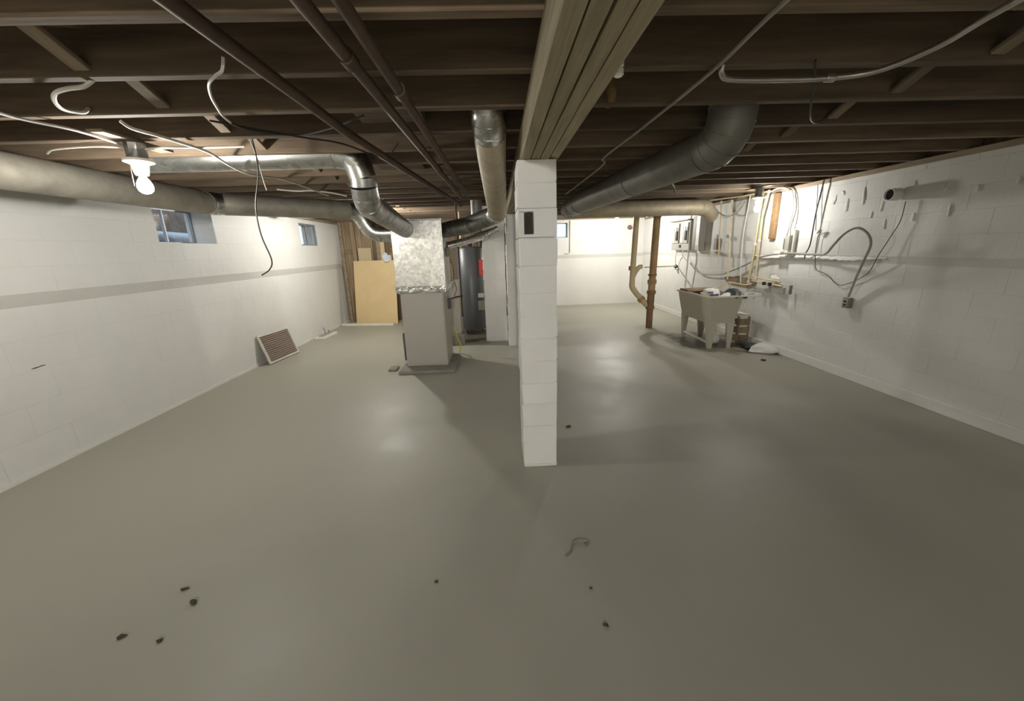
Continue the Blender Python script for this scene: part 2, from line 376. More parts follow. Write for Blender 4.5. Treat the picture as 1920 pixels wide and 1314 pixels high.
# back wall (plastered smooth) with the same step, and the partition of old planks
HB = [(1.18, 1.935, 1.85, 2.23)]
bm = bmesh.new()
bx(bm, (.3, YB, 0), (XR+.3, YB+.3, 1.385))
for (a, b, c, d) in cells(.3, XR+.3, 1.385, 2.30, HB): bx(bm, (a, YB-.022, c), (b, YB+.3, d))
wallB = struct(fin(bm, 'wall_back', 'paint_smooth'))
bm = bmesh.new(); q = []
for xx in (.3, XR):
    q.append([bm.verts.new(v) for v in ((xx, YB-.002, 1.295), (xx, YB-.0225, 1.385), (xx, YB+.03, 1.385), (xx, YB+.03, 1.30))])
for k in range(4): bm.faces.new((q[0][k], q[0][(k+1) % 4], q[1][(k+1) % 4], q[1][k]))
fin(bm, 'ledge', 'paint_band', wallB)
wallF = struct(box('wall_front', (XL-.3, YF-.2, 0), (XR+.3, YF, 2.5), 'paint_smooth'))
wallS = struct(box('wall_side', (.18, YP+.06, 0), (.3, YB+.3, 2.5), 'plank'))
wallP = struct(box('wall_partition', (XL-.3, YP+.03, 0), (.3, YP+.06, 2.5), 'subfloor'))
x = XL
k = 0
while x < -.4:
    wd = (.17, .21, .15, .25, .19)[k % 5]; z0 = 0
    o = box('plank', (x+.004, YP-(.012 if k % 2 else 0), z0), (x+wd-.004, YP+.029, 2.34), 'plank', wallP, bev=.003)
    x += wd; k += 1
box('stud', (-3.36, YP-.09, 0), (-3.27, YP-.014, 2.30), 'plank', wallP, bev=.004)
box('stud', (-3.63, YP-.06, 0), (-3.56, YP-.014, 2.30), 'sill', wallP, bev=.004)
box('stud', (-2.80, YP-.09, 0), (-2.72, YP-.014, 2.30), 'sill', wallP, bev=.004)
box('rail', (-3.55, YP-.05, 1.60), (-3.37, YP-.014, 1.69), 'plank', wallP, bev=.004)

# sill plates on the walls
for nm, a, b, n in (('trim_1', (XR-LEDGE_R-.005, YF, 2.25), (XR+.25, YB, ZJ), 'sill'), ('trim_2', (XL-.25, YF, 2.25), (XL+LEDGE+.005, YP, ZJ), 'sill'), ('trim_3', (.3, YB-.06, ZJ), (XR, YB+.2, 2.5), 'sill')):
    struct(box(nm, a, b, n, bev=.003))
struct(box('trim_4', (XR+.1, YF, ZJ), (XR+.25, YB, 2.5), 'joist')); struct(box('trim_5', (XL-.25, YF, ZJ), (XL-.1, YP, 2.5), 'joist'))

# ------------------------------------------------------------------ setting: ceiling (subfloor boards on joists with cross bridging)
ceil = struct(box('ceiling', (XL-.3, YF-.2, 2.53), (XR+.3, YB+.3, 2.60), 'subfloor'))
me = None; k = 0; x = XL-.25
while x < XR+.2:
    if me is None:
        o = box('board', (-.068, YF, 2.505), (.068, YB, 2.53), 'subfloor', ceil, bev=.003); me = o.data
    else: o = link('board', me, None, ceil)
    o.location = (x+.07, 0, random.uniform(0, .003)); x += .141
jys = [1.414+.413*k for k in range(-17, 23)]
jm = None
for y in jys:
    if jm is None:
        o = box('joist', (XL-.1, -.025, ZJ), (XR+.1, .025, 2.504), 'joist', ceil, bev=.004); jm = o.data
    else: o = link('joist', jm, None, ceil)
    o.location = (0, y, random.uniform(-.004, .006)); o.rotation_euler = (0, 0, random.uniform(-.002, .002))
for xb in (-1.57, 2.15):
    bmm = None
    for y in jys:
        if y < .9 or y > 8: continue
        for s in (1, -1):
            if bmm is None:
                o = box('brace', (-.032, -.195, -.010), (.032, .195, .010), 'joist_grey', ceil, bev=.003); bmm = o.data
            else: o = link('brace', bmm, None, ceil)
            o.location = (xb+s*.036+random.uniform(-.02, .02), y+.2065, 2.405); o.rotation_euler = (s*R(22), 0, 0)
# a couple of short blocking pieces nailed in the bays
for a, b in (((-.78, 2.25, 2.36), (-.40, 2.63, 2.40)), ((-1.02, 3.51, 2.33), (-.62, 3.86, 2.37)), ((-.55, 3.93, 2.34), (-.15, 4.27, 2.38))):
    box('blocking', a, b, 'joist', ceil, bev=.003)

# ------------------------------------------------------------------ windows
def window(name, axis, plane_in, plane_gl, u0, u1, z0, z1, parts):
    """steel hopper window set deep in the wall"""
    wn = struct(bpy.data.objects.new(name, None)); C.objects.link(wn)
    def P(u, d, z): return (d, u, z) if axis == 'x' else (u, d, z)
    def bb(nm, ua, ub, da, db, za, zb, m):
        a, b = P(ua, da, za), P(ub, db, zb)
        return box(nm, tuple(min(i, j) for i, j in zip(a, b)), tuple(max(i, j) for i, j in zip(a, b)), m, wn, bev=.002)
    f = .022
    d0, d1 = plane_gl-.015, plane_gl+.015
    for ua, ub, za, zb in ((u0, u0+f, z0, z1), (u1-f, u1, z0, z1), (u0+f, u1-f, z0, z0+f), (u0+f, u1-f, z1-f, z1)): bb('frame_bar', ua, ub, d0, d1, za, zb, 'frame_steel')
    us = [u0+(u1-u0)*i/parts for i in range(parts+1)]
    for u in us[1:-1]: bb('mullion', u-.011, u+.011, d0, d1, z0+f, z1-f, 'frame_steel')
    for a, b in zip(us, us[1:]): bb('pane', a+.011, b-.011, plane_gl-.002, plane_gl+.002, z0+f, z1-f, 'glass')
    return wn
window('window_1', 'x', XL, -3.91, 4.46, 5.34, 1.78, 2.18, 2)
window('window_2', 'x', XL, -3.715, 7.60, 8.39, 1.78, 2.18, 2)
window('window_3', 'y', YB, YB+.12, 1.18, 1.935, 1.85, 2.23, 2)
struct(box('ground_outside', (-7.5, 2.5, 1.55), (-3.985, 10.5, 1.775), 'earth'))
tag(blobby('earth_bank', (.45, 2.2, .75), 'earth', None, (-5.15, 6.6, 1.774), seed=3, amp=.2), 'brown earth bank seen outside the near side window', 'earth')
tag(blobby('plastic_sheet', (.12, .75, .12), 'pale_sheet', None, (-4.36, 5.65, 1.774), seed=9, amp=.5), 'pale crumpled sheet lying outside the near side window', 'sheet')

# ------------------------------------------------------------------ main beam
bt = thing('main_beam', 'built-up wooden beam of long planks running overhead to the block column', 'beam', (.285, 2.6, 2.128))
for i, (xa, xb, zz) in enumerate(((-.115, -.060, 0), (-.052, .000, .004), (.008, .056, .001), (.064, .118, .006))):
    bm = bmesh.new(); n = 40
    rings = []
    for k in range(n+1):
        yy = YF-2.6+(YB-.05-YF)*k/n; wob = .003*math.sin(k*1.3+i*2)
        rings.append([bm.verts.new(v) for v in ((xa+wob*.5, yy, zz+wob), (xb+wob*.5, yy, zz+wob*.7), (xb, yy, .171), (xa, yy, .171))])
    for a, b in zip(rings, rings[1:]):
        for k in range(4): bm.faces.new((a[k], a[(k+1) % 4], b[(k+1) % 4], b[k]))
    bm.faces.new(rings[0]); bm.faces.new(rings[-1][::-1])
    fin(bm, 'plank', 'beam', bt)

# ------------------------------------------------------------------ block columns
def col_block(wd, dp, ht, seed, jag=.004):
    """rough block with rounded, slightly uneven faces; local origin at base centre"""
    rnd = random.Random(seed); bm = bmesh.new(); v = bx(bm, (-wd/2, -dp/2, .002), (wd/2, dp/2, ht-.002))
    bmesh.ops.bevel(bm, geom=bm.edges[:], offset=.0055, segments=2, affect='EDGES')
    for v in bm.verts: v.co += Vector((rnd.uniform(-jag, jag), rnd.uniform(-jag, jag), rnd.uniform(-.001, .001)))
    return bm
def column(label, x0, x1, yf, dp, joints, hole=None, split=False, ragged_base=True):
    t = thing('block_column', label, 'column', ((x0+x1)/2, yf+dp/2, 0))
    wd = x1-x0
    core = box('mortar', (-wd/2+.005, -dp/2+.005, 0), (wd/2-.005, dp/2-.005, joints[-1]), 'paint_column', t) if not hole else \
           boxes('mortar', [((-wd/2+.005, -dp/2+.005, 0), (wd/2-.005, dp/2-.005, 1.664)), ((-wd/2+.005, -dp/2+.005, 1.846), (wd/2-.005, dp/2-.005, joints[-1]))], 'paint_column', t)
    for i, (z0, z1) in enumerate(zip(joints, joints[1:])):
        if hole and z0 < (hole[2]+hole[3])/2 < z1:
            # block with an opening cut in its face: pieces round the hole, made as one mesh
            bm = bmesh.new(); hx0, hx1, hz0, hz1 = hole[0]-(x0+x1)/2, hole[1]-(x0+x1)/2, hole[2]-z0, hole[3]-z0; h = z1-z0
            for (a, b, c, d) in cells(-wd/2, wd/2, .002, h-.002, [(hx0, hx1, hz0, hz1)]): bx(bm, (a, -dp/2, c), (b, -dp/2+.045, d))
            bx(bm, (-wd/2, -dp/2+.045, .002), (wd/2, dp/2, h-.002))
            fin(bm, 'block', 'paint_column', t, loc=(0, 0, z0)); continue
        nb = (1, 2)[i % 2] if split else 1
        for kx in range(nb):
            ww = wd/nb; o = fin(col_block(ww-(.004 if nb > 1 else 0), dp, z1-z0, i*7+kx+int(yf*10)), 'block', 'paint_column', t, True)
            o.location = (-wd/2+ww*(kx+.5)+random.uniform(-.002, .002), random.uniform(-.003, .003), z0)
    return t
JC = [0, .03, .195, .343, .511, .67, .836, .997, 1.157, 1.312, 1.48, 1.665, 1.845, 2.0, 2.128]
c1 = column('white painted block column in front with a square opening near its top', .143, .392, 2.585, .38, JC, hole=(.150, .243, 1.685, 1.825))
c1.location.z = 0
bm = bmesh.new(); rnd = random.Random(2)
for k in range(26):
    cx_, cz_ = rnd.uniform(-.076, -.033), rnd.uniform(1.697, 1.812); a_ = rnd.uniform(.008, .016)
    bx(bm, (cx_-a_*.7, -.1448, cz_-a_), (cx_+a_*.6, -.1448+rnd.uniform(-.022, -.004), cz_+a_))
bx(bm, (-.084, -.146, 1.688), (-.026, -.1448, 1.822))
fin(bm, 'junction_box', 'rust', c1)
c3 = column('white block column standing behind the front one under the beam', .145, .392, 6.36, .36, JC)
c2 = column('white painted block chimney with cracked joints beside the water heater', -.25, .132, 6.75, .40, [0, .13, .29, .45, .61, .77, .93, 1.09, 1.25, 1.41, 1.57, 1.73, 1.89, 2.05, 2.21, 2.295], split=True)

# ------------------------------------------------------------------ lamps
def lamp(label, x, y, zb, ztop, power, chain=False):
    """porcelain lampholder hanging on its box under a joist with a bare bulb; zb = bulb centre"""
    t = thing('bare_bulb_lamp', label, 'lamp', (x, y, zb))
    lathe('lampholder', [(.030, .055), (.034, .060), (.040, .085), (.046, .115), (.075, .128), (.078, .140), (.070, .146)], 'porcelain', t, 24)
    MT['bulb_%03d' % (len(MT)+1)] = emis('bulb_glow', BULB_COL, BULB*power)
    h = ztop-zb
    if h > .15: lathe('ceiling_box', [(.050, .1465), (.052, .150), (.052, h)], 'galv_dull', t, 8)
    box('mounting_strip', (-.045, -.24, h-.002), (.045, .24, h+.014), 'joist_grey', t, bev=.002) if ztop < 2.3 else None
    lathe('bulb', [(.006, -.052), (.022, -.047), (.035, -.033), (.040, -.014), (.038, .004), (.030, .024), (.019, .040), (.015, .052)], 'bulb_%03d' % len(MT), t, 16)
    if chain: tube('pull_chain', [(-.042, -.02, .10), (-.040, -.025, .05), (-.030, -.04, -.01)], .0022, 'conduit', t, 5)
    return t
lamp('bare glowing bulb on a white lampholder under the left joists', -2.16, 2.645, 2.05, 2.284, .8, True)
lamp('bare glowing bulb on a lampholder beside the tan pipes over the sink', 3.55, 5.405, 2.03, 2.284, .62)
lamp('bare glowing bulb lampholder near the far white wall', 2.80, 9.28, 2.12, 2.284, 2.3)
lamp('bare glowing bulb hidden behind the wall duct near the tan board', -2.12, 6.78, 2.17, 2.284, 2.05)
lamp('unseen fill bulb added behind the viewer to brighten the column front', -.12, -4.17, 2.22, 2.505, 7.6)  # assumed lamp out of view, added as fill for the front of the column

# ------------------------------------------------------------------ ducts
def duct(name, label, cat, pts, r, m, bend=.16, seg=20, gores=4, group=None, elbow_m=None, seams=(), collars=True, caps=True):
    t = thing(name, label, cat, pts[0], group=group); o0 = Vector(pts[0])
    P = [Vector(p) for p in pts]; cur = P[0]; k = 0
    def sect(a, b, mm):
        bm = bmesh.new(); add_tube(bm, [a-o0, a+(b-a)*.5-o0, b-o0], r, seg, caps); fin(bm, 'pipe_section', mm, t, True)
    def ring(p, d, mm, rr=1.035, ln=.02):
        bm = bmesh.new(); add_tube(bm, [p-d*ln/2-o0, p+d*ln/2-o0], r*rr, seg); fin(bm, 'seam', mm, t, True)
    for i in range(1, len(P)):
        last = i == len(P)-1
        d = (P[i]-P[i-1]).normalized()
        if last: end = P[i]
        else:
            d2 = (P[i+1]-P[i]).normalized(); ang = d.angle(d2); back = min(bend*math.tan(ang/2), (P[i]-P[i-1]).length*.49, (P[i+1]-P[i]).length*.49)
            end = P[i]-d*back
        mm = m[k % len(m)] if isinstance(m, (list, tuple)) else m; k += 1
        if (end-cur).length > .01: sect(cur, end, mm)
        for s in seams:
            pass
        if collars: ring(end-d*.012, d, mm)
        if not last:
            # mitred gores of the elbow
            e2 = P[i]+d2*back; arc = []
            for q in range(gores+1):
                tt = q/gores; arc.append(((1-tt)**2*end+2*tt*(1-tt)*P[i]+tt*tt*e2))
            bm = bmesh.new(); add_tube(bm, [p-o0 for p in arc], r*1.012, seg, True)
            me_ = fin(bm, 'elbow', elbow_m or mm, t, True)
            for q in range(1, gores):
                ring(arc[q], (arc[q+1]-arc[q-1]).normalized(), elbow_m or mm, 1.03, .007)
            cur = e2
    return t
duct('wall_duct', 'long dusty round duct hung along the left wall and turning in towards the furnace', 'duct',
     [(-3.10, -3.6, 2.175), (-3.10, 4.60, 2.175), (-1.86, 5.60, 2.165), (-1.72, 5.66, 1.86), (-1.33, 5.66, 1.86)], .116, ['galv_dusty', 'galv_dusty', 'galv', 'galv'], bend=.20, elbow_m='galv')
duct('bay_duct', 'shiny galvanized duct dropping from the joists into the front of the plenum', 'duct',
     [(-2.62, 3.277, 2.345), (-1.03, 3.277, 2.345), (-1.04, 3.36, 1.99), (-1.16, 5.18, 1.885)], .105, ['galv', 'galv', 'galv_dull'], bend=.17, gores=3)
duct('return_duct', 'beige and silver duct sloping back beside the beam to the furnace', 'duct',
     [(-.03, 2.45, 2.50), (-.02, 2.47, 2.30), (.02, 4.50, 1.98), (-.30, 4.93, 1.90), (-.72, 5.42, 1.86)], .100, ['galv_beige', 'galv_beige', 'galv_dull', 'galv_dull'], bend=.22, elbow_m='galv')
duct('overhead_duct', 'large dark duct curving down from the ceiling to the right of the beam', 'duct',
     [(1.40, 2.46, 2.53), (1.385, 2.44, 2.165), (1.22, 3.6, 2.145), (1.06, 5.05, 2.13), (1.09, 5.80, 2.14)], .128, ['galv_dusty', 'duct_dark', 'duct_dark', 'duct_dark'], bend=.30, elbow_m='duct_dark', gores=5)
duct('cross_duct', 'beige round duct crossing under the joists towards the electrical panels', 'duct',
     [(1.09, 5.80, 2.145), (1.12, 6.32, 2.15), (3.40, 6.5, 2.155), (3.62, 6.72, 2.04)], .122, ['duct_dark', 'galv_beige', 'galv_beige'], bend=.22, elbow_m='galv_beige', gores=7)
duct('flue_pipe', 'black vertical vent pipe rising behind the sloping beige duct', 'pipe', [(-.28, 6.05, 1.94), (-.28, 6.05, 2.50)], .085, 'duct_dark', collars=False)
duct('heater_flue', 'thin shiny flue rising from the water heater to the chimney', 'pipe', [(-.50, 7.55, 1.66), (-.50, 7.40, 1.78), (-.40, 6.60, 1.79), (.02, 6.72, 1.93)], .05, 'galv', bend=.08)
duct('elbow_duct', 'shiny pipe crossing low behind the plenum towards the chimney', 'pipe', [(-.72, 5.62, 1.66), (-.20, 6.30, 1.80), (-.16, 6.745, 1.82)], .052, 'galv', bend=.08)

# ------------------------------------------------------------------ furnace
ft = thing('furnace', 'grey sheet metal furnace with a galvanized plenum on a low concrete pad', 'furnace', (-1.03, 5.5, 0))
box('pad', (-.36, -.52, 0), (.40, .36, .045), 'concrete', ft, bev=.008)
box('cabinet', (-.290, -.275, .045), (.285, .35, 1.10), 'furnace', ft, bev=.006)
box('plenum', (-.320, -.315, 1.12), (.325, .35, 1.985), 'galv_plenum', ft, bev=.004)
box('plenum_cap', (-.335, -.33, 1.985), (.34, .36, 2.0), 'galv', ft, bev=.002)
box('corner_flange', (.318, -.325, 1.14), (.335, -.305, 2.0), 'galv', ft, bev=.002)
# crumpled foil tape round the joint
bm = bmesh.new(); rnd = random.Random(4); n = 64; rings = []
def perim(t, e):
    a, b, c, d = -.305-e, -.298-e, .302+e, .36+e
    L_ = [(a, b), (c, b), (c, d), (a, d)]; s = t*4; i = int(s) % 4; f = s-int(s); p, q = L_[i], L_[(i+1) % 4]
    return p[0]+(q[0]-p[0])*f, p[1]+(q[1]-p[1])*f
for z_, e0 in ((1.066, -.006), (1.082, .012), (1.10, .018), (1.12, .022), (1.14, .026), (1.155, .021)):
    ring = []
    for k in range(n):
        px_, py_ = perim(k/n, e0+rnd.uniform(0, .016)); ring.append(bm.verts.new((px_, py_, z_+rnd.uniform(-.008, .008))))
    rings.append(ring)
for a, b in zip(rings, rings[1:]):
    for k in range(n): bm.faces.new((a[k], a[(k+1) % n], b[(k+1) % n], b[k]))
fin(bm, 'foil_tape', 'foil', ft)
box('filter_door', (-.335, -.16, .10), (-.290, .30, .50), 'furnace_dark', ft, bev=.004)
box('filter_lip', (-.345, -.175, .10), (-.335, -.13, .50), 'furnace', ft, bev=.002)
box('front_panel', (-.275, -.281, .08), (.27, -.2755, 1.07), 'furnace', ft, bev=.002)
box('conduit_box', (.286, .10, .78), (.33, .19, .93), 'furnace_dark', ft, bev=.003)
box('switch_box', (.327, -.05, 1.52), (.37, .05, 1.64), 'panel_dark', ft, bev=.003)

# burner cabinet behind the furnace
at = thing('burner_cabinet', 'narrow grey cabinet with a louvred grille standing on a concrete block', 'cabinet', (-.76, 6.75, 0))
box('base_block', (-.16, -.22, 0), (.14, .22, .19), 'concrete', at, bev=.006)
box('body', (-.15, -.17, .19), (.09, .20, 1.10), 'furnace', at, bev=.006)
for k in range(10): box('louvre', (-.13, -.181, .80+k*.026), (-.02, -.170, .814+k*.026), 'white_plastic', at)
lathe('canister', [(.02, 1.10), (.052, 1.105), (.055, 1.12), (.055, 1.36), (.05, 1.385), (.02, 1.39)], 'galv_beige', at, 16, loc=(-.06, -.05, 0))

# gas pipe
gp = thing('gas_pipe', 'thin black gas pipe dropping beside the plenum', 'pipe', (-.575, 5.95, 0))
tube('riser', [(0, 0, 2.29), (0, 0, .62)], .012, 'blackpipe', gp, 8)
tube('branch', [(0, 0, .92), (-.08, -.10, .92), (-.163, -.20, .90)], .012, 'blackpipe', gp, 8)
lathe('fitting', [(.016, -.02), (.019, -.015), (.019, .015), (.016, .02)], 'blackpipe', gp, 10, loc=(0, 0, .92))
lathe('cap', [(.015, -.012), (.018, -.01), (.018, .012)], 'blackpipe', gp, 10, loc=(0, 0, .62))
cable('thermostat_wire', [(-.675, 5.63, 1.50), (-.64, 5.70, 1.32), (-.645, 5.72, 1.18), (-.62, 5.74, 1.05), (-.66, 5.72, .95)], .005, 'cable_black', 'wavy black wire hanging down the side of the furnace plenum')
cable('gas_connector', [(-.72, 5.72, .50), (-.68, 5.76, .40), (-.66, 5.80, .28), (-.63, 5.90, .17), (-.66, 6.0, .03)], .012, 'yellow', 'yellow flexible hose hanging at the lower side of the furnace', 'hose')

# water heater
wt = thing('water_heater', 'dark grey cylindrical water heater behind the white chimney', 'water heater', (-.52, 7.62, 0))
lathe('tank', [(.25, .10), (.275, .105), (.28, .12), (.28, 1.62), (.26, 1.65), (.08, 1.67)], 'heater', wt, 32)
for a in range(3): lathe('foot', [(.02, 0), (.02, .10)], 'blackpipe', wt, 8, loc=(.19*math.cos(a*2.1+.4), .19*math.sin(a*2.1+.4), 0))
box('burner_cover', (.12, -.287, .48), (.26, -.235, .66), 'panel_dark', wt, bev=.006)
box('thermostat', (.13, -.30, .72), (.24, -.23, .80), 'panel_grey', wt, bev=.006)
box('warning_label', (.17, -.265, 1.13), (.25, -.215, 1.42), 'red', wt, bev=.002)
tube('relief_pipe', [(.16, -.19, 1.66), (.16, -.19, 1.90)], .011, 'blackpipe', wt, 8)
tube('cold_inlet', [(-.16, -.1, 1.655), (-.16, -.1, 2.29)], .011, 'copper_paint', wt, 8)

# ------------------------------------------------------------------ iron pipes under the ceiling
def pipe_run(name, pts, r, m, label, joints=()):
    t = thing(name, label, 'pipe', pts[0]); o0 = Vector(pts[0])
    tube('pipe', [Vector(p)-o0 for p in pts], r, m, t, 12)
    for f in joints:
        a, b = Vector(pts[0]), Vector(pts[-1]); d = (b-a).normalized(); p = a+(b-a)*f-o0
        tube('coupling', [p-d*.03, p+d*.03], r*1.3, m, t, 12)
    return t
pipe_run('iron_pipe', [(-.52, -1.4, 2.235), (-.42, 5.1, 2.235)], .022, 'blackpipe', 'rusty iron pipe under the joists, left one of the close pair', (.45, .75))
pipe_run('iron_pipe', [(-.415, -1.4, 2.24), (-.335, 5.05, 2.24)], .022, 'blackpipe', 'rusty iron pipe under the joists, one of the close pair nearest the beam', (.5, .8))
pipe_run('iron_pipe', [(-.86, -1.4, 2.245), (-.80, 2.4, 2.245), (-.50, 6.0, 2.235)], .024, 'blackpipe', 'dark iron pipe slanting back alone under the joists left of the pair')

# ------------------------------------------------------------------ cables on the left
def zofs(pts, z): return [(a, b, z) for a, b in pts]
cable('white_cable', [(-1.60, 1.84, 2.31), (-1.64, 1.835, 2.285), (-1.71, 1.84, 2.28), (-1.80, 1.88, 2.28), (-1.89, 1.96, 2.28), (-1.95, 2.04, 2.28), (-1.97, 2.10, 2.285), (-1.975, 2.17, 2.30), (-1.98, 2.21, 2.33)], .0085, 'cable_white', 'stiff white cable bent in a loop between the joists at upper left')
cable('white_cable', [(-1.00, 1.72, 2.33), (-1.02, 1.73, 2.29), (-1.05, 1.73, 2.272), (-1.11, 1.78, 2.265), (-1.18, 1.89, 2.262), (-1.24, 2.01, 2.262), (-1.30, 2.14, 2.265), (-1.34, 2.26, 2.27)], .006, 'cable_white', 'white cable hooking down from the joists above the hanging wires')
cable('cloth_wire', [(-1.34, 2.26, 2.268), (-1.33, 2.36, 2.27), (-1.26, 2.44, 2.27), (-1.11, 2.50, 2.27), (-.88, 2.40, 2.275), (-.66, 2.25, 2.285)], .006, 'cable_black', 'dark cloth wire sagging under the joists from the white cable')
cable('cloth_wire', [(-1.45, 2.27, 2.284), (-1.15, 2.55, 2.276), (-.95, 2.70, 2.270), (-.82, 2.95, 2.25), (-.78, 3.10, 2.262), (-.62, 2.80, 2.285)], .005, 'cable_black', 'dark cloth wire drooping to a point above the silver duct elbow')
cable('metal_conduit', [(-2.15, 1.6, 2.285), (-2.28, 2.09, 2.28), (-2.20, 2.35, 2.275), (-2.18, 2.58, 2.262)], .008, 'cable_grey', 'thin grey cable running to the glowing left lamp')
cable('white_cable', [(-1.92, 2.30, 2.30), (-1.91, 2.34, 2.28), (-1.88, 2.38, 2.27), (-1.86, 2.46, 2.268), (-1.87, 2.83, 2.275), (-1.885, 3.05, 2.24), (-1.90, 3.28, 2.222), (-1.91, 3.52, 2.24), (-1.92, 3.94, 2.275), (-1.99, 5.0, 2.28)], .0085, 'cable_white', 'white cable running back under the joists right of the left lamp')
cable('white_cable', [(-2.88, 2.84, 2.285), (-2.70, 2.72, 2.28), (-2.40, 2.66, 2.275), (-2.205, 2.65, 2.26)], .0055, 'cable_white', 'thin white cable from the wall duct to the left lamp')
cable('white_cable', [(-2.115, 2.65, 2.25), (-2.0, 2.70, 2.27), (-1.85, 2.78, 2.285), (-1.6, 2.80, 2.29)], .007, 'cable_white', 'short white cable leaving the left lamp towards the beam')
cable('knob_wire', [(-1.60, 2.86, 2.48), (-1.59, 2.88, 2.36), (-1.60, 2.9, 2.16), (-1.66, 2.9, 1.94), (-1.66, 2.9, 1.75), (-1.62, 2.9, 1.58), (-1.645, 2.9, 1.51), (-1.71, 2.9, 1.47)], .005, 'cable_black', 'long thin wire dangling from the joists in front of the left wall')
cable('knob_wire', [(-1.64, 2.86, 2.47), (-1.60, 2.88, 2.33), (-1.585, 2.9, 2.20), (-1.575, 2.9, 2.10), (-1.565, 2.9, 2.04)], .004, 'cable_grey', 'short pale wire twisted against the long dangling wire')
cable('paint_tape', [(-2.35, 4.55, 2.297), (-2.18, 4.62, 2.285), (-2.02, 4.66, 2.29), (-1.85, 4.75, 2.275), (-1.72, 4.85, 2.25)], .009, 'cable_white', 'loose white strip lying over the wall duct under the joists', 'strip')
wbt = thing('white_board', 'white strip of board hung under the joists above the far side window', 'board', (-2.9, 6.783, 2.19))
box('board', (-.40, -.08, 0), (.35, .08, .016), 'whitewood', wbt, bev=.003)
for xx in (-.3, .25): box('hanger', (xx-.01, -.012, .0165), (xx+.01, .012, .118), 'galv_dull', wbt)

# ------------------------------------------------------------------ cables and conduit on the right of the beam
ct = thing('steel_conduit', 'shiny steel conduit bent under the joists right of the beam', 'conduit', (1.2, 1.84, 2.27))
tube('pipe', [Vector(p)-Vector((1.2, 1.84, 2.27)) for p in spline([(.955, 1.79, 2.30), (.96, 1.80, 2.275), (1.02, 1.84, 2.268), (1.22, 1.855, 2.268), (1.46, 1.845, 2.268), (1.61, 1.78, 2.268), (1.64, 1.58, 2.268), (1.58, 1.34, 2.268), (1.5, .8, 2.268)], 5)], .012, 'conduit', ct, 10)
lathe('coupling', [(.015, -.02), (.017, -.016), (.017, .016), (.015, .02)], 'conduit', ct, 10, loc=(.26, .006, -.002), axis='x')
cable('black_cable', [(.88, .4, 2.285), (.885, 1.32, 2.285), (.92, 1.81, 2.285), (.91, 2.61, 2.285), (.89, 3.38, 2.285), (.94, 3.63, 2.27), (.95, 5.51, 2.285)], .008, 'cable_grey', 'long grey cable stapled along the joists right of the beam')
cable('black_cable', [(1.32, 1.76, 2.30), (1.46, 1.93, 2.24), (1.51, 2.0, 2.22), (1.66, 2.18, 2.20), (1.80, 2.30, 2.22), (1.94, 2.42, 2.30)], .005, 'cable_black', 'thin black wire looping down from the joists by the steel conduit')
cable('black_cable', [(1.60, 3.90, 2.31), (1.72, 4.12, 2.24), (1.85, 4.25, 2.20), (1.98, 4.50, 2.21), (2.04, 4.6, 2.16)], .010, 'cable_black', 'thick black cable end hanging behind the large dark duct')
tag(blobby('insulation_scrap', (.05, .05, .10), 'brown_insul', None, (.62, 2.27, 2.31), seed=21, amp=.5), 'torn brown insulation scrap hanging between joists beside the beam', 'insulation')
tag(blobby('insulation_scrap', (.16, .05, .05), 'rag', None, (.58, 2.83, 2.36), seed=22, amp=.5), 'pale crumpled insulation stuffed between joists beside the beam', 'insulation')
tag(lathe('ceramic_knob', [(.012, 0), (.018, .005), (.018, .02), (.012, .025), (.018, .03), (.018, .045), (.008, .05)], 'porcelain', None, 12, loc=(.424, 1.45, 2.14)), 'small white knob on the lower edge of the beam', 'knob')

# ------------------------------------------------------------------ drain stack and waste pipe
st = thing('drain_stack', 'rusty tan drain stack standing on the floor by the sink', 'pipe', (2.97, 7.42, 0))
def ringp(nm, z, r, h, m, par, x=0, y=0): return lathe(nm, [(r*.92, z-h/2), (r, z-h/2+.008), (r, z+h/2-.008), (r*.92, z+h/2)], m, par, 20, loc=(x, y, 0))
tube('lower_pipe', [(-.01, 0, 0), (-.01, 0, .40)], .062, 'cast_dark', st, 20)
tube('wye_body', [(-.01, 0, .36), (-.004, 0, .72)], .068, 'cast_dark', st, 20)
tube('upper_pipe', [(-.004, 0, .70), (.004, 0, 1.05), (.02, 0, 2.10), (.02, 0, 2.30)], .066, 'cast', st, 20)
ringp('collar', .40, .082, .06, 'cast_dark', st, -.008); ringp('collar', .70, .085, .07, 'cast_dark', st, -.004); ringp('collar', .90, .084, .08, 'cast', st, -.002); ringp('collar', 1.03, .082, .035, 'cast_dark', st, 0); ringp('collar', 2.12, .08, .08, 'cast_dark', st, .02)
wp = thing('waste_pipe', 'ivory plastic waste pipe angling into the rusty stack', 'pipe', (2.64, 7.58, 0))
tube('upright', [(.03, 0, 2.30), (.02, 0, 2.0), (0, 0, 1.2), (-.005, 0, .86)], .052, 'pvc', wp, 18)
tube('elbow', spline([(-.005, 0, .88), (.0, 0, .80), (.05, -.02, .71), (.12, -.05, .62)], 4), .055, 'pvc', wp, 18)
tube('branch', [(.11, -.045, .635), (.19, -.08, .53), (.28, -.14, .43)], .056, 'pvc', wp, 18)
ringp2 = tube('coupling', [(.145, -.06, .585), (.195, -.085, .525)], .072, 'cast', wp, 18)
tube('side_inlet', spline([(.0, 0, .98), (.06, 0, 1.10), (.12, 0, 1.175), (.17, .01, 1.18)], 4), .046, 'pvc', wp, 16)
tube('clamp', [(-.07, 0, 1.12), (-.07, 0, 1.20)], .016, 'cast_dark', wp, 8)
tag(tube('thin_pipe', [(2.90, 7.66, 1.165), (3.98, 8.66, 1.11)], .013, 'conduit_paint', seg=8), 'thin grey pipe running from the waste pipe to the right wall', 'pipe')
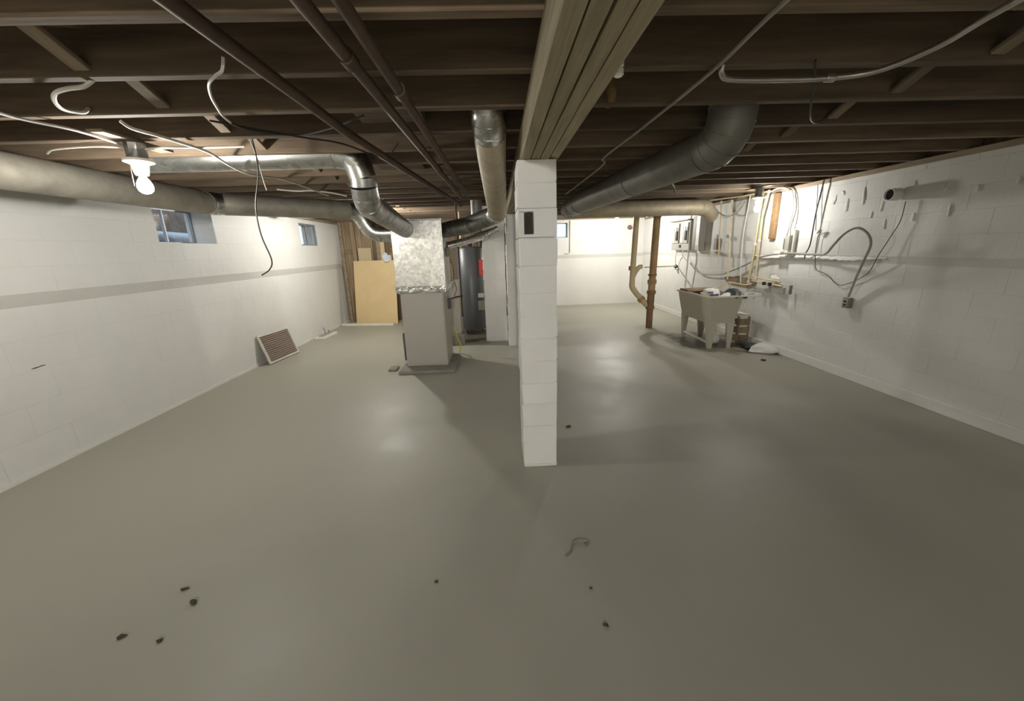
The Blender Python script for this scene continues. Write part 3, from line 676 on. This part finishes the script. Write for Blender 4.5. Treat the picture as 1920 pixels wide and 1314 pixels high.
vv = thing('wall_valve', 'small black valve on the right wall below the electrical panels', 'valve', (4.0, 8.70, 1.10))
lathe('body', [(.02, -.04), (.03, -.03), (.03, .03), (.02, .04)], 'black', vv, 10, axis='x'); lathe('handle', [(.05, 0), (.055, .008), (.05, .016)], 'cable_white', vv, 12, loc=(-.0, 0, -.07)); tube('stem', [(0, 0, -.06), (0, 0, .05)], .01, 'black', vv, 8)

# ------------------------------------------------------------------ electrical panels
XW = XR-LEDGE_R
def panel(label, y0, y1, z0, z1, depth, doors):
    t = thing('electrical_panel', label, 'electrical panel', (XW, (y0+y1)/2, z0)); h = z1-z0; wy = (y1-y0)/2
    box('case', (-depth, -wy, 0), (-.004, wy, h), 'panel_grey', t, bev=.004)
    return t, h, wy
pt, h, wy = panel('grey electrical panel with two light doors and black handles on the right wall', 8.02, 8.86, 1.46, 2.05, .10, 2)
for s, a, b in ((1, .05, .38), (2, -.35, -.02)):
    d = box('door', (-.122, a, .14), (-.101, b, h-.04), 'panel_grey', pt, bev=.003)
    box('light_strip', (-.126, a+.20, .16), (-.1225, a+.30, h-.07), 'white_plastic', d)
    box('handle', (-.142, a+.03, .20), (-.1225, a+.11, h-.20), 'black', d, bev=.004)
    box('lever', (-.150, a+.03, h-.21), (-.1425, a+.055, h-.12), 'black', d, bev=.003)
box('latch', (-.112, -.05, .05), (-.101, .03, .11), 'black', pt, bev=.003)
box('hood', (-.17, -wy-.02, h), (-.004, wy+.03, h+.02), 'panel_dark', pt, bev=.003)
pt2, h2, wy2 = panel('narrow dark electrical box with a white cover beside the two-door panel', 7.58, 7.86, 1.46, 2.10, .13, 1)
box('side_plate', (-.134, .02, .005), (-.1305, .135, h2-.005), 'panel_dark', pt2)
box('cover', (-.140, -.135, .08), (-.1305, -.02, h2-.01), 'white_plastic', pt2, bev=.003)
tag(tube('painted_conduit', [(3.93, 8.02, 2.28), (3.93, 8.02, 1.30), (3.96, 8.10, .55), (3.97, 8.12, .03)], .016, 'conduit_paint', seg=8), 'long pale conduit running down the right wall between the electrical panels and the sink', 'conduit')
for lab, pts in (('white wire curling under the two-door electrical panel towards the black valve', [(3.95, 8.55, 1.46), (3.94, 8.58, 1.38), (3.96, 8.66, 1.30), (3.99, 8.70, 1.17)]), ('white wire looping under the two-door electrical panel beside the conduit', [(3.95, 8.30, 1.46), (3.93, 8.28, 1.37), (3.94, 8.20, 1.30), (3.96, 8.12, 1.24)])):
    cable('panel_wire', pts, .009, 'cable_white', lab)

# ------------------------------------------------------------------ water pipes on the right wall
def water(label, pts, r=.012, valve=None, m='copper_paint', fittings=()):
    t = thing('water_pipe', label, 'pipe', pts[0]); o0 = Vector(pts[0])
    tube('pipe', [Vector(p)-o0 for p in pts], r, m, t, 10)
    for f in fittings:
        p = Vector(f)-o0; lathe('fitting', [(r*1.2, -.02), (r*1.5, -.016), (r*1.5, .016), (r*1.2, .02)], 'conduit_paint', t, 10, loc=p)
    if valve:
        p = Vector(valve)-o0
        v = lathe('valve', [(r*1.1, -.045), (r*1.8, -.03), (r*1.9, 0), (r*1.8, .03), (r*1.1, .045)], 'conduit_paint', t, 12, loc=p)
        o = lathe('handle', [(.008, 0), (.010, -.035), (.030, -.037), (.032, -.045), (.028, -.05)], 'panel_dark', v, 12, axis='x')
    return t
water('tan water pipe with a round valve, farthest of the row over the sink', [(3.93, 6.98, 2.29), (3.93, 6.93, 1.70), (3.93, 6.88, 1.28)], valve=(3.93, 6.93, 1.70), fittings=[(3.93, 6.98, 2.27), (3.93, 6.88, 1.29)])
water('tan water pipe with a round valve, second of the row over the sink', [(3.93, 6.66, 2.27), (3.93, 6.62, 1.69), (3.93, 6.56, 1.28), (3.90, 6.50, .98)], valve=(3.93, 6.62, 1.69), fittings=[(3.93, 6.66, 2.25), (3.93, 6.57, 1.30)])
cable('yellow_cable', [(3.95, 6.22, 2.29), (3.96, 6.26, 2.10), (3.96, 6.30, 1.70), (3.96, 6.28, 1.30), (3.96, 6.22, .94)], .009, 'cable_white', 'pale cable hanging straight between the tan water pipes', n=5)
water('tan water pipe left of the close pair by the bulb', [(3.94, 5.90, 2.28), (3.94, 5.93, 2.0), (3.94, 5.96, 1.37), (3.94, 6.0, .96)], .014, fittings=[(3.94, 5.95, 1.55), (3.94, 6.0, .98)])
water('tan water pipe with a white union, right of the close pair by the bulb', [(3.94, 5.78, 2.28), (3.93, 5.84, 1.95), (3.94, 5.85, 1.55), (3.94, 5.84, 1.02)], .014, fittings=[(3.935, 5.85, 1.60), (3.94, 5.84, 1.04)])
water('tan pipe bent over under the joists at the head of the water pipes', [(3.94, 5.78, 2.285), (3.90, 6.0, 2.285), (3.88, 6.35, 2.285), (3.60, 6.75, 2.282)], .013, fittings=[(3.94, 5.78, 2.28)])
tag(box('backing_board', (3.985, 5.64, 1.62), (4.03, 5.74, 2.245), 'brown_insul', bev=.004), 'brown strip of board on the right wall behind the tan pipes', 'board')
fp = thing('faucet_manifold', 'tan pipes lying level on the right wall with two dark valves', 'pipe', (3.97, 5.6, 1.03))
tube('hot_pipe', [(0, .36, .03), (0, -.26, .0)], .012, 'copper_paint', fp, 8); tube('cold_pipe', [(0, .36, -.03), (0, -.30, -.055)], .012, 'copper_paint', fp, 8)
for yy in (-.02, .10): lathe('valve', [(.014, -.025), (.026, -.02), (.028, 0), (.026, .02), (.014, .025)], 'black', fp, 10, loc=(-.02, yy-.06, -.045))
box('bracket', (.0, -.34, -.16), (.04, -.02, -.075), 'panel_grey', fp, bev=.004)
box('hook', (.0, -.47, -.15), (.03, -.44, -.03), 'panel_dark', fp, bev=.004)
tag(blobby('string_coil', (.02, .08, .035), 'cable_white', None, (3.995, 5.50, 1.06), seed=31, amp=.6), 'small white coil of string on the level tan pipes', 'string')
# dark loop of old drain hose by the duct end
cable('drain_hose', [(3.80, 7.20, 2.27), (3.90, 7.05, 2.13), (3.93, 6.80, 2.02), (3.93, 6.50, 2.06), (3.92, 6.30, 2.20)], .016, 'cable_grey', 'dark hose sagging in a curve behind the tan water pipes', 'hose')
tg = thing('timer_switch', 'small dark switch box over a tin tray on the right wall', 'switch', (XW, 7.15, 1.47))
box('body', (-.05, -.05, 0), (-.003, .05, .20), 'panel_dark', tg, bev=.004); box('tray', (-.10, -.12, -.05), (-.003, .12, -.035), 'panel_grey', tg, bev=.003)

# conduit looping along the ledge
cable('flexible_conduit', [(3.99, 8.02, 1.20), (3.985, 7.75, 1.06), (3.98, 7.45, 1.01), (3.98, 7.0, 1.03), (3.97, 6.67, 1.08), (3.965, 6.12, 1.25), (3.965, 5.88, 1.35), (3.965, 5.39, 1.42), (3.97, 4.80, 1.415), (3.93, 4.60, 1.43), (3.86, 4.44, 1.52), (3.84, 4.29, 1.65), (3.84, 4.15, 1.70), (3.85, 4.03, 1.64), (3.87, 3.99, 1.53), (3.92, 4.08, 1.37), (3.97, 4.18, 1.20), (3.995, 4.24, 1.05), (4.01, 4.28, .95)], .013, 'cable_grey', 'grey flexible conduit running along the right wall and looping up to the outlet box', 'conduit', seg=8)
ob = thing('outlet_box', 'small dark outlet box on the right wall under the looped conduit', 'outlet', (XR-.003, 4.29, .82))
box('box', (-.05, -.045, 0), (0, .045, .115), 'panel_dark', ob, bev=.004); box('face', (-.056, -.035, .012), (-.0505, .035, .10), 'panel_grey', ob, bev=.002)
for zz in (.035, .075): box('socket', (-.060, -.015, zz-.012), (-.0565, .015, zz+.012), 'black', ob)
ds = thing('disconnect_switch', 'grey disconnect box with a conduit stub on the right wall beside the bulb', 'switch', (XW, 5.33, 1.42))
box('body', (-.07, -.05, .04), (-.003, .045, .24), 'panel_grey', ds, bev=.004); box('dark_side', (-.075, .035, .06), (-.0705, .048, .20), 'panel_dark', ds)
box('lever', (-.12, .02, -.01), (-.06, .16, .03), 'white_plastic', ds, bev=.006)
tube('stub', [(-.03, -.09, -.02), (-.03, -.09, .31)], .020, 'conduit_paint', ds, 10); tube('stub_elbow', spline([(-.03, -.09, -.01), (-.03, -.07, -.04), (-.03, .02, -.045)], 3), .020, 'conduit_paint', ds, 10)
cable('white_cable', [(3.99, 5.60, 2.27), (3.99, 5.50, 2.28), (3.99, 5.40, 2.24), (3.985, 5.33, 2.10), (3.97, 5.30, 1.92), (3.965, 5.33, 1.70), (3.97, 5.34, 1.66)], .008, 'cable_grey', 'grey cable curving down the right wall into the disconnect box')
cable('white_cable', [(3.96, 5.80, 2.27), (3.94, 5.62, 2.296), (3.955, 5.45, 2.27), (3.965, 5.38, 2.15), (3.97, 5.34, 2.0), (3.97, 5.38, 1.80), (3.97, 5.36, 1.66)], .010, 'cable_white', 'white cable arching over from the pipe tops to the disconnect box')
cable('black_cable', [(3.99, 4.88, 2.29), (3.985, 4.92, 1.91), (3.985, 4.93, 1.55), (3.975, 4.97, 1.42), (3.965, 4.96, 1.36)], .008, 'cable_black', 'black cable hanging free down the right wall')
cable('bell_wire', [(4.0, 4.98, 2.25), (4.0, 4.90, 1.72), (3.995, 4.87, 1.70), (3.995, 4.81, 1.68), (4.0, 4.85, 1.62), (4.0, 4.84, 1.40), (4.02, 4.81, 1.23), (4.03, 4.70, 1.19), (4.03, 4.60, 1.15), (4.03, 4.52, 1.09), (4.03, 4.40, 1.07), (4.025, 4.13, 1.21), (3.99, 4.0, 1.42), (3.995, 3.92, 1.60), (4.0, 3.86, 1.75), (4.0, 3.85, 1.93)], .004, 'cable_black', 'thin dark wire drooping across the right wall under the looped conduit')
tag(blobby('wire_knot', (.012, .03, .03), 'cable_white', None, (3.985, 4.84, 1.665), seed=40, amp=.8), 'tangled white wire knot on the thin wire of the right wall', 'wire')
sb = thing('pipe_stub', 'open pipe stub poking out of the right wall', 'pipe', (3.92, 3.955, 2.005))
bm = bmesh.new(); seg = 20; rr = [(.058, .097), (.058, 0), (.050, 0), (.050, .09)]; rings = [[bm.verts.new((d, a*math.cos(2*math.pi*k/seg), a*math.sin(2*math.pi*k/seg))) for k in range(seg)] for a, d in rr]
for a, b in zip(rings, rings[1:]):
    for k in range(seg): bm.faces.new((a[k], a[(k+1) % seg], b[(k+1) % seg], b[k]))
bm.faces.new(rings[-1]); fin(bm, 'pipe', 'paint', sb, True)
lathe('bore', [(.049, .02), (.049, .03)], 'black', sb, 20, axis='x')
cable('pale_conduit', [(2.0, 10.815, 2.28), (2.0, 10.815, 1.6), (2.0, 10.82, 1.46), (1.95, 10.82, 1.43), (1.86, 10.82, 1.43)], .012, 'conduit_paint', 'thin pale conduit beside the small window of the far wall', 'conduit')
tag(lathe('pipe_plug', [(.05, 0), (.06, .01), (.06, .05), (.05, .055)], 'spool', None, 14, loc=(3.62, 10.775, 2.06), axis='y'), 'round dark pipe plug on the far wall near the bulb', 'plug')

# ------------------------------------------------------------------ utility sink
SX0, SX1, SY0, SY1, SZ = 3.11, 3.67, 5.60, 6.64, .80
sk = thing('utility_sink', 'beige plastic laundry sink on splayed legs by the right wall', 'sink', ((SX0+SX1)/2, (SY0+SY1)/2, 0))
hx, hy = (SX1-SX0)/2, (SY1-SY0)/2
bm = bmesh.new()
def rect(ix, iy, z, ch=.03):
    a, b = hx-ix, hy-iy
    return [bm.verts.new((x_, y_, z)) for x_, y_ in ((-a+ch, -b), (a-ch, -b), (a, -b+ch), (a, b-ch), (a-ch, b), (-a+ch, b), (-a, b-ch), (-a, -b+ch))]
rs = [rect(.075, .06, .40), rect(.075, .06, .42), rect(.012, .012, SZ-.03), rect(.012, .012, SZ), rect(.035, .035, SZ), rect(.09, .08, .45)]
for a, b in zip(rs, rs[1:]):
    for k in range(8): bm.faces.new((a[k], a[(k+1) % 8], b[(k+1) % 8], b[k]))
bm.faces.new(rs[0][::-1]); bm.faces.new(rs[-1]); fin(bm, 'basin', 'sink', sk)
bm = bmesh.new()
for a, b in (((-hx-.006, -hy-.006), (hx+.006, -hy+.030)), ((-hx-.006, hy-.03), (hx+.006, hy+.006)), ((-hx-.006, -hy+.03), (-hx+.03, hy-.03)), ((hx-.03, -hy+.03), (hx+.006, hy-.03))): bx(bm, (a[0], a[1], SZ+.0005), (b[0], b[1], SZ+.022))
fin(bm, 'rim', 'sink_rim', sk)
for sx in (-1, 1):
    for sy in (-1, 1):
        bm = bmesh.new(); tv = []
        x1_, y1_ = sx*(hx-.075-.002), sy*(hy-.062)
        x2_, y2_ = sx*(hx-.105), sy*(hy-.075)
        top = [(x1_, y1_), (x1_-sx*.13, y1_), (x1_-sx*.13, y1_-sy*.035), (x1_-sx*.035, y1_-sy*.035), (x1_-sx*.035, y1_-sy*.13), (x1_, y1_-sy*.13)]
        bot = [(x2_, y2_), (x2_-sx*.055, y2_), (x2_-sx*.055, y2_-sy*.02), (x2_-sx*.02, y2_-sy*.02), (x2_-sx*.02, y2_-sy*.055), (x2_, y2_-sy*.055)]
        A = [bm.verts.new((*p, .43)) for p in top]; B = [bm.verts.new((*p, 0)) for p in bot]
        for k in range(6): bm.faces.new((A[k], A[(k+1) % 6], B[(k+1) % 6], B[k]))
        bm.faces.new(A); bm.faces.new(B[::-1]); fin(bm, 'leg', 'sink', sk)
tube('stretcher', [(-hx+.11, hy-.16, .10), (-hx+.14, -hy+.10, .08)], .022, 'conduit_paint', sk, 10)
tube('drain', [(.02, .05, .41), (.02, .05, .28)], .03, 'white_plastic', sk, 14)
lathe('trap', [(.03, -.10), (.075, -.06), (.085, 0), (.06, .06), (.03, .10)], 'white_plastic', sk, 14, loc=(.03, -.12, .26))
tube('trap_arm', [(.02, .05, .30), (.03, -.12, .20)], .026, 'white_plastic', sk, 12)
# faucet
fa = thing('faucet', 'tan bent pipe faucet standing over the laundry sink', 'faucet', (3.62, 5.98, SZ+.022))
tube('spout', spline([(.0, -.02, .0), (.005, -.02, .13), (.0, -.02, .165), (-.03, .0, .15), (-.15, .08, .06), (-.20, .12, .03)], 5), .011, 'copper_paint', fa, 8)
tube('supply', spline([(.0, -.02, .165), (.12, -.02, .14), (.26, -.02, .115), (.33, -.05, .14)], 4), .011, 'copper_paint', fa, 8)
# things in and on the sink
bt_ = thing('product_bag', 'crumpled white package with dark print standing in the sink', 'package', (3.30, 5.90, .47))
bm = bmesh.new(); rnd = random.Random(11); n = 16; rings = []
for i, (z_, sx_, sy_) in enumerate(((0, .10, .09), (.15, .11, .10), (.28, .115, .095), (.36, .11, .09), (.42, .10, .075), (.44, .03, .02))):
    rings.append([bm.verts.new((sx_*max(-1, min(1, 1.25*math.cos(2*math.pi*k/n)))+rnd.uniform(-.01, .01), sy_*max(-1, min(1, 1.25*math.sin(2*math.pi*k/n)))+rnd.uniform(-.01, .01), z_+rnd.uniform(-.012, .012))) for k in range(n)])
for a, b in zip(rings, rings[1:]):
    for k in range(n): bm.faces.new((a[k], a[(k+1) % n], b[(k+1) % n], b[k]))
bm.faces.new(rings[0][::-1]); bm.faces.new(rings[-1]); fin(bm, 'wrapper', 'paper', bt_)
for k in range(6): box('print_mark', (-.06+k*.022, -.112, .325+rnd.uniform(-.006, .006)), (-.044+k*.022, -.098, .365+rnd.uniform(-.006, .006)), 'inkblue', bt_)
box('dark_flap', (-.095, -.108, .375), (-.02, -.085, .400), 'panel_dark', bt_)
tag(blobby('black_bag', (.14, .13, .085), 'bag', None, (3.60, 5.80, SZ-.045), seed=27, amp=.9, sub=4), 'crumpled black plastic bag heaped at the right corner of the sink', 'bag')
tag(blobby('grey_rag', (.09, .10, .06), 'rag', None, (3.46, 5.72, SZ-.06), seed=13, amp=.5), 'crumpled pale rag in the sink between package and black bag', 'rag')
tag(blobby('green_cloth', (.10, .08, .05), 'grime', None, (3.47, 5.98, SZ-.05), seed=18, amp=.5), 'dark dirty cloth bunched in the middle of the sink', 'cloth')
tag(box('sink_board', (3.14, 6.30, SZ+.023), (3.66, 6.60, SZ+.05), 'plank', bev=.004), 'brown board lying across the far end of the sink', 'board')
tag(tube('wood_stick', [(3.155, 5.93, .845), (3.23, 5.82, .80), (3.30, 5.70, .68)], .011, 'whitewood', seg=8), 'pale stick leaning on the near rim of the sink', 'stick')
tr_ = thing('soap_tray', 'white tray jutting from the sink rim towards the right wall', 'tray', (3.78, 5.69, SZ+.002))
box('base', (-.105, -.09, 0), (.13, .10, .01), 'white_plastic', tr_, bev=.003)
for a, b in (((-.105, -.09), (.13, -.08)), ((-.105, .09), (.13, .10)), ((.12, -.08), (.13, .09))): box('side', (a[0], a[1], .0102), (b[0], b[1], .035), 'white_plastic', tr_)
tag(blobby('soap_scrap', (.05, .03, .015), 'black', None, (3.80, 5.68, SZ+.0125), seed=14, amp=.3, sub=2), 'dark scrap lying in the white tray', 'scrap')
tag(blobby('dirty_ledge', (.012, .40, .085), 'grime_light', None, (4.045, 6.45, .87), seed=15, amp=.35, sub=4), 'brown crumbled plaster and dirt behind the sink', 'plaster')
for k, (yy, zz) in enumerate(((6.55, .98), (6.25, .97))): pass
# floor clutter by the sink
tag(blobby('white_bundle', (.17, .11, .075), 'rag', None, (3.90, 5.40, 0), seed=16, amp=.35), 'white bundle of rags on the floor between the sink and right wall', 'rag')
tag(blobby('dark_bundle', (.12, .16, .05), 'bag', None, (3.82, 5.62, 0), seed=17, amp=.4), 'dark crumpled bag on the floor beside the white bundle', 'bag')
cr = thing('old_crate', 'rough tan crate standing on the floor behind the sink', 'crate', (3.86, 6.0, 0))
for zz in (.06, .19, .32): box('slat', (-.10, -.16, zz), (-.085, .16, zz+.10), 'plank', cr, bev=.003); box('slat', (-.085, -.165, zz), (.09, -.15, zz+.10), 'plank', cr, bev=.003)
for sx in (-.08, .08):
    for sy in (-.14, .14): box('post', (sx-.012, sy-.012, 0), (sx+.012, sy+.012, .46), 'sill', cr)
box('top', (-.11, -.18, .46), (.11, .18, .48), 'whitewood', cr, bev=.003)
tag(blobby('white_jug', (.09, .09, .12), 'white_plastic', None, (3.50, 6.05, 0), seed=19, amp=.2), 'white plastic lump on the floor under the sink', 'jug')

# ------------------------------------------------------------------ far left corner
pb = thing('tan_board', 'large plain tan sheet of board leaning at the far left', 'board', (-2.87, 9.0, 0), R(-8))
pb.rotation_euler = (R(-9), 0, R(-7))
box('sheet', (-.50, -.006, .0), (.50, .006, 1.45), 'hardboard', pb)
tag(box('trim_board', (-.62, -.03, 0), (.62, .03, .05), 'whitewood', bev=.004), 'long white trim board on the floor in front of the tan sheet', 'board')
tb = bpy.data.objects['trim_board']; tb.location = (-3.02, 8.78, 0); tb.rotation_euler = (0, 0, R(-9))
ps = tag(box('plywood_strip', (-.15, -.008, 0), (.15, .008, 1.72), 'palewood', bev=.002), 'narrow pale plywood strip standing behind the tan sheet', 'board'); ps.location = (-3.07, 9.27, 0); ps.rotation_euler = (R(-2), 0, 0)
tag(box('pale_stud', (-.05, -.04, 0), (.05, .04, 2.29), 'palewood', bev=.004), 'pale upright stud beside the shiny duct elbow', 'stud').location = (-2.63, 9.28, 0)
tag(blobby('insulation_wad', (.10, .06, .22), 'brown_insul', None, (-2.36, 9.28, 1.42), seed=33, amp=.6), 'brown insulation wad stuffed beside the pale stud', 'insulation')
tag(blobby('plastic_wad', (.07, .05, .10), 'pale_sheet', None, (-2.50, 9.16, 1.40), seed=34, amp=.7), 'clear crumpled plastic wad above the tan sheet', 'plastic')
# furnace filter leaning on the left wall
fl = thing('furnace_filter', 'pleated furnace filter in a card frame leaning on the left wall', 'filter', (-3.50, 6.12, .003))
fl.rotation_euler = (0, R(-17), R(-6))
for a, b in (((0, -.36, 0), (.03, .36, .03)), ((0, -.36, .43), (.03, .36, .46)), ((0, -.36, .03), (.03, -.335, .43)), ((0, .335, .03), (.03, .36, .43))): box('frame_side', a, b, 'card', fl, bev=.002)
for k in range(25):
    z_ = .033+k*.0158
    bm = bmesh.new(); q = []
    for yy in (-.334, .334): q.append([bm.verts.new(v) for v in ((.004, yy, z_), (.029 if k % 2 else .022, yy, z_+.0079), (.002, yy, z_+.0157))])
    for k2 in range(3): bm.faces.new((q[0][k2], q[0][(k2+1) % 3], q[1][(k2+1) % 3], q[1][k2]))
    bm.faces.new(q[0]); bm.faces.new(q[1][::-1]); fin(bm, 'pleat', 'filter_light' if k % 2 else 'filter', fl)
wb = thing('wood_scrap', 'pale wood scrap with a bent nail on the floor by the left wall', 'wood', (-3.49, 7.72, 0), R(-3))
box('board', (-.11, -.30, 0), (.09, .28, .045), 'whitewood', wb, bev=.006); box('cleat', (-.06, -.22, .0455), (.03, .20, .065), 'panel_grey', wb, bev=.003)
tube('nail', [(.0, -.06, .065), (-.005, -.06, .15), (-.03, -.07, .20)], .006, 'blackpipe', wb, 6); tube('bolt', [(-.02, .12, .065), (-.02, .12, .11)], .008, 'blackpipe', wb, 6)
tag(box('door_stop', (-.06, -.09, 0), (.06, .09, .03), 'concrete', bev=.01), 'low grey lump on the floor at the foot of the furnace', 'lump').location = (-1.52, 5.25, 0)

# ------------------------------------------------------------------ floor debris
deb = [(-1.63, 1.62, 'dark crumb pair on the floor at lower left'), (-1.53, 1.54, 'dark flake on the floor just right of the crumb pair'), (-.37, 1.58, 'tiny dark pebble alone on the floor at lower centre'), (.41, 1.30, 'small dark crumb on the floor low right of centre'),
       (.39, 1.49, 'dark speck on the floor above the low crumb'), (-1.72, 1.38, 'brown chip on the floor nearest the lower left corner'), (-1.53, 1.35, 'dark chip on the floor right of the brown chip'), (.59, 3.22, 'dark flake on the floor right of the front column'), (3.62, 4.96, 'black scrap on the floor in front of the white rag bundle')]
for k, (x, y, lab) in enumerate(deb):
    s = (.014, .02, .009, .012, .009, .016, .012, .022, .035)[k]
    tag(blobby('debris_crumb', (s, s*.7, s*.4), 'debris', None, (x, y, 0), seed=60+k, amp=.5, sub=2), lab, 'debris', 'crumbs on the painted floor')
cable('floor_twig', [(.30, 1.70, .003), (.34, 1.735, .004), (.36, 1.79, .006), (.41, 1.805, .007), (.45, 1.79, .004), (.42, 1.765, .004)], .003, 'concrete', 'thin curled scrap lying on the floor in front of the column', 'debris')
